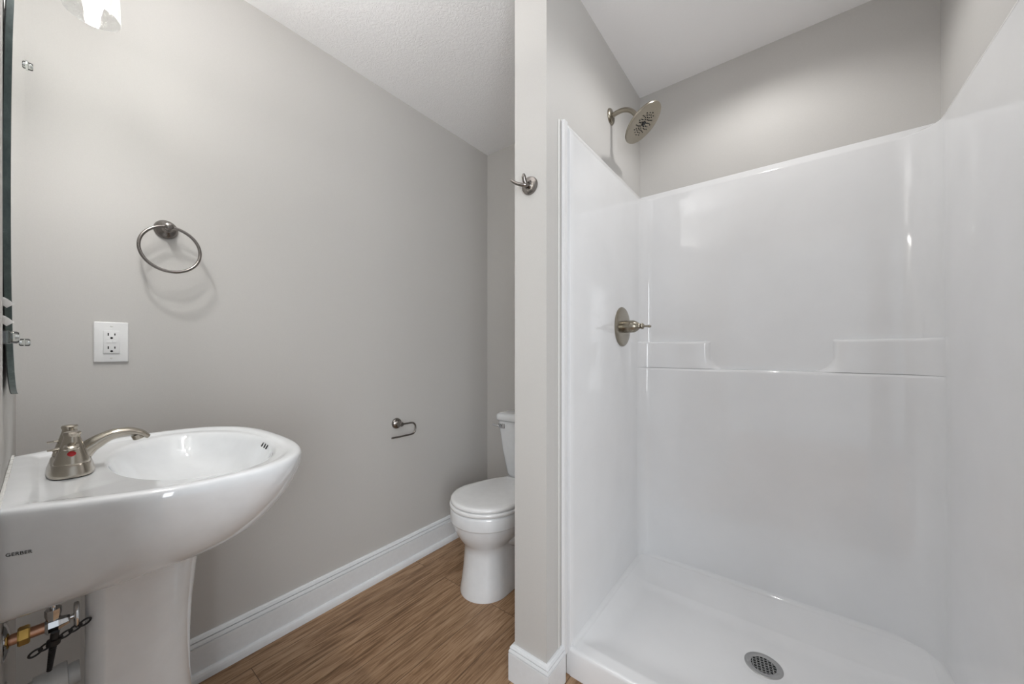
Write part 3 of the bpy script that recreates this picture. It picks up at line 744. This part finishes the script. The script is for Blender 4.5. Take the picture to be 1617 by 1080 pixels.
for z, half, yf, ym, ybk, hb in [(0, .120, 1.172, 1.298, 1.72, .115), (.012, .121, 1.171, 1.298, 1.72, .115), (.05, .115, 1.180, 1.298, 1.72, .108), (.12, .108, 1.190, 1.298, 1.72, .10), (.19, .105, 1.196, 1.298, 1.72, .098), (.222, .107, 1.192, 1.30, 1.72, .10), (.238, .116, 1.180, 1.30, 1.72, .10), (.26, .134, 1.164, 1.305, 1.73, .11), (.285, .151, 1.150, 1.31, 1.74, .125), (.310, .162, 1.140, 1.31, 1.76, .14), (.330, .168, 1.135, 1.31, 1.78, .155), (.333, .1685, 1.1345, 1.31, 1.78, .155), (.336, .175, 1.130, 1.31, 1.79, .16), (.340, .1765, 1.129, 1.31, 1.79, .16), (.385, .177, 1.129, 1.31, 1.80, .17), (.394, .175, 1.131, 1.31, 1.80, .17), (.398, .170, 1.136, 1.31, 1.795, .165)]:
    R_.append(egg(half, yf, ym, ybk, z, 80, hb))
loft(bm, R_); bo = link('bowl', bm, M['porcelain'], to_, angle=60)
bm = bmesh.new()   # moulded trapway bulge on each flank
for s in (-1, 1): tube(bm, [(TX+s*.07, 1.30, .26), (TX+s*.092, 1.40, .23), (TX+s*.096, 1.50, .17), (TX+s*.09, 1.58, .10), (TX+s*.08, 1.62, .03)], [.03, .045, .05, .045, .03], 20)
link('trapway', bm, M['porcelain'], bo)
bm = bmesh.new(); loft(bm, [egg(h_, yf, 1.32, 1.56, z, 80, .12) for z, h_, yf in [(.3995, .178, 1.128), (.402, .181, 1.125), (.410, .182, 1.124), (.415, .180, 1.126), (.417, .176, 1.130)]]); link('seat', bm, M['seat'], to_, angle=60)
bm = bmesh.new(); loft(bm, [egg(h_, yf, 1.32, 1.555, z, 80, .11) for z, h_, yf in [(.4195, .174, 1.133), (.421, .177, 1.130), (.429, .178, 1.129), (.435, .175, 1.132), (.4385, .166, 1.142), (.4395, .14, 1.17)]]); link('lid', bm, M['seat'], to_, angle=60)
for s in (-1, 1):
    bm = bmesh.new(); lathe(bm, (TX+s*.075-.02, 1.575, .415), (1, 0, 0), [(0, .010), (.001, .0125), (.039, .0125), (.04, .010)], 20); link('hinge', bm, M['seat'], to_)
def rrect(hx_, y0, y1, z, r=.04, n=10):
    pts = []
    for cx_, cy_, a0 in ((TX+hx_-r, y1-r, 0), (TX-hx_+r, y1-r, PI/2), (TX-hx_+r, y0+r, PI), (TX+hx_-r, y0+r, 1.5*PI)):
        for i in range(n+1):
            a = a0+PI/2*i/n; pts.append((cx_+r*math.cos(a), cy_+r*math.sin(a), z))
    return pts
bm = bmesh.new(); loft(bm, [rrect(h_, y0, 1.812, z) for z, h_, y0 in [(.399, .150, 1.655), (.402, .158, 1.648), (.42, .166, 1.642), (.55, .190, 1.630), (.69, .209, 1.622), (.722, .212, 1.620)]]); link('tank', bm, M['porcelain'], to_, angle=60)
bm = bmesh.new(); loft(bm, [rrect(h_, y0, 1.818, z) for z, h_, y0 in [(.723, .213, 1.619), (.725, .219, 1.612), (.730, .222, 1.609), (.750, .221, 1.610), (.759, .217, 1.614), (.765, .206, 1.626), (.767, .19, 1.642)]]); link('tank_lid', bm, M['porcelain'], to_, angle=60)
fx, fz = TX-.176, .694
bm = bmesh.new(); lathe(bm, (fx, 1.626, fz), (0, -1, 0), [(0, .013), (.006, .013), (.010, .010), (.018, .008)], 20)
tube(bm, [(fx, 1.606, fz), (fx-.004, 1.602, fz+.002), (fx-.026, 1.600, fz+.004), (fx-.04, 1.601, fz+.006)], [.006, .007, .006, .007], 14); box(bm, fx-.016, fx+.030, 1.618, 1.6225, fz-.014, fz+.014, .003); link('flush_lever', bm, M['chrome'], to_)
for s in (-1, 1):
    bm = bmesh.new(); lathe(bm, (TX+s*.108, 1.47, .004), (0, 0, 1), [(0, .014), (.012, .013), (.018, .008)], 20); link('bolt_cap', bm, M['plastic'], to_)
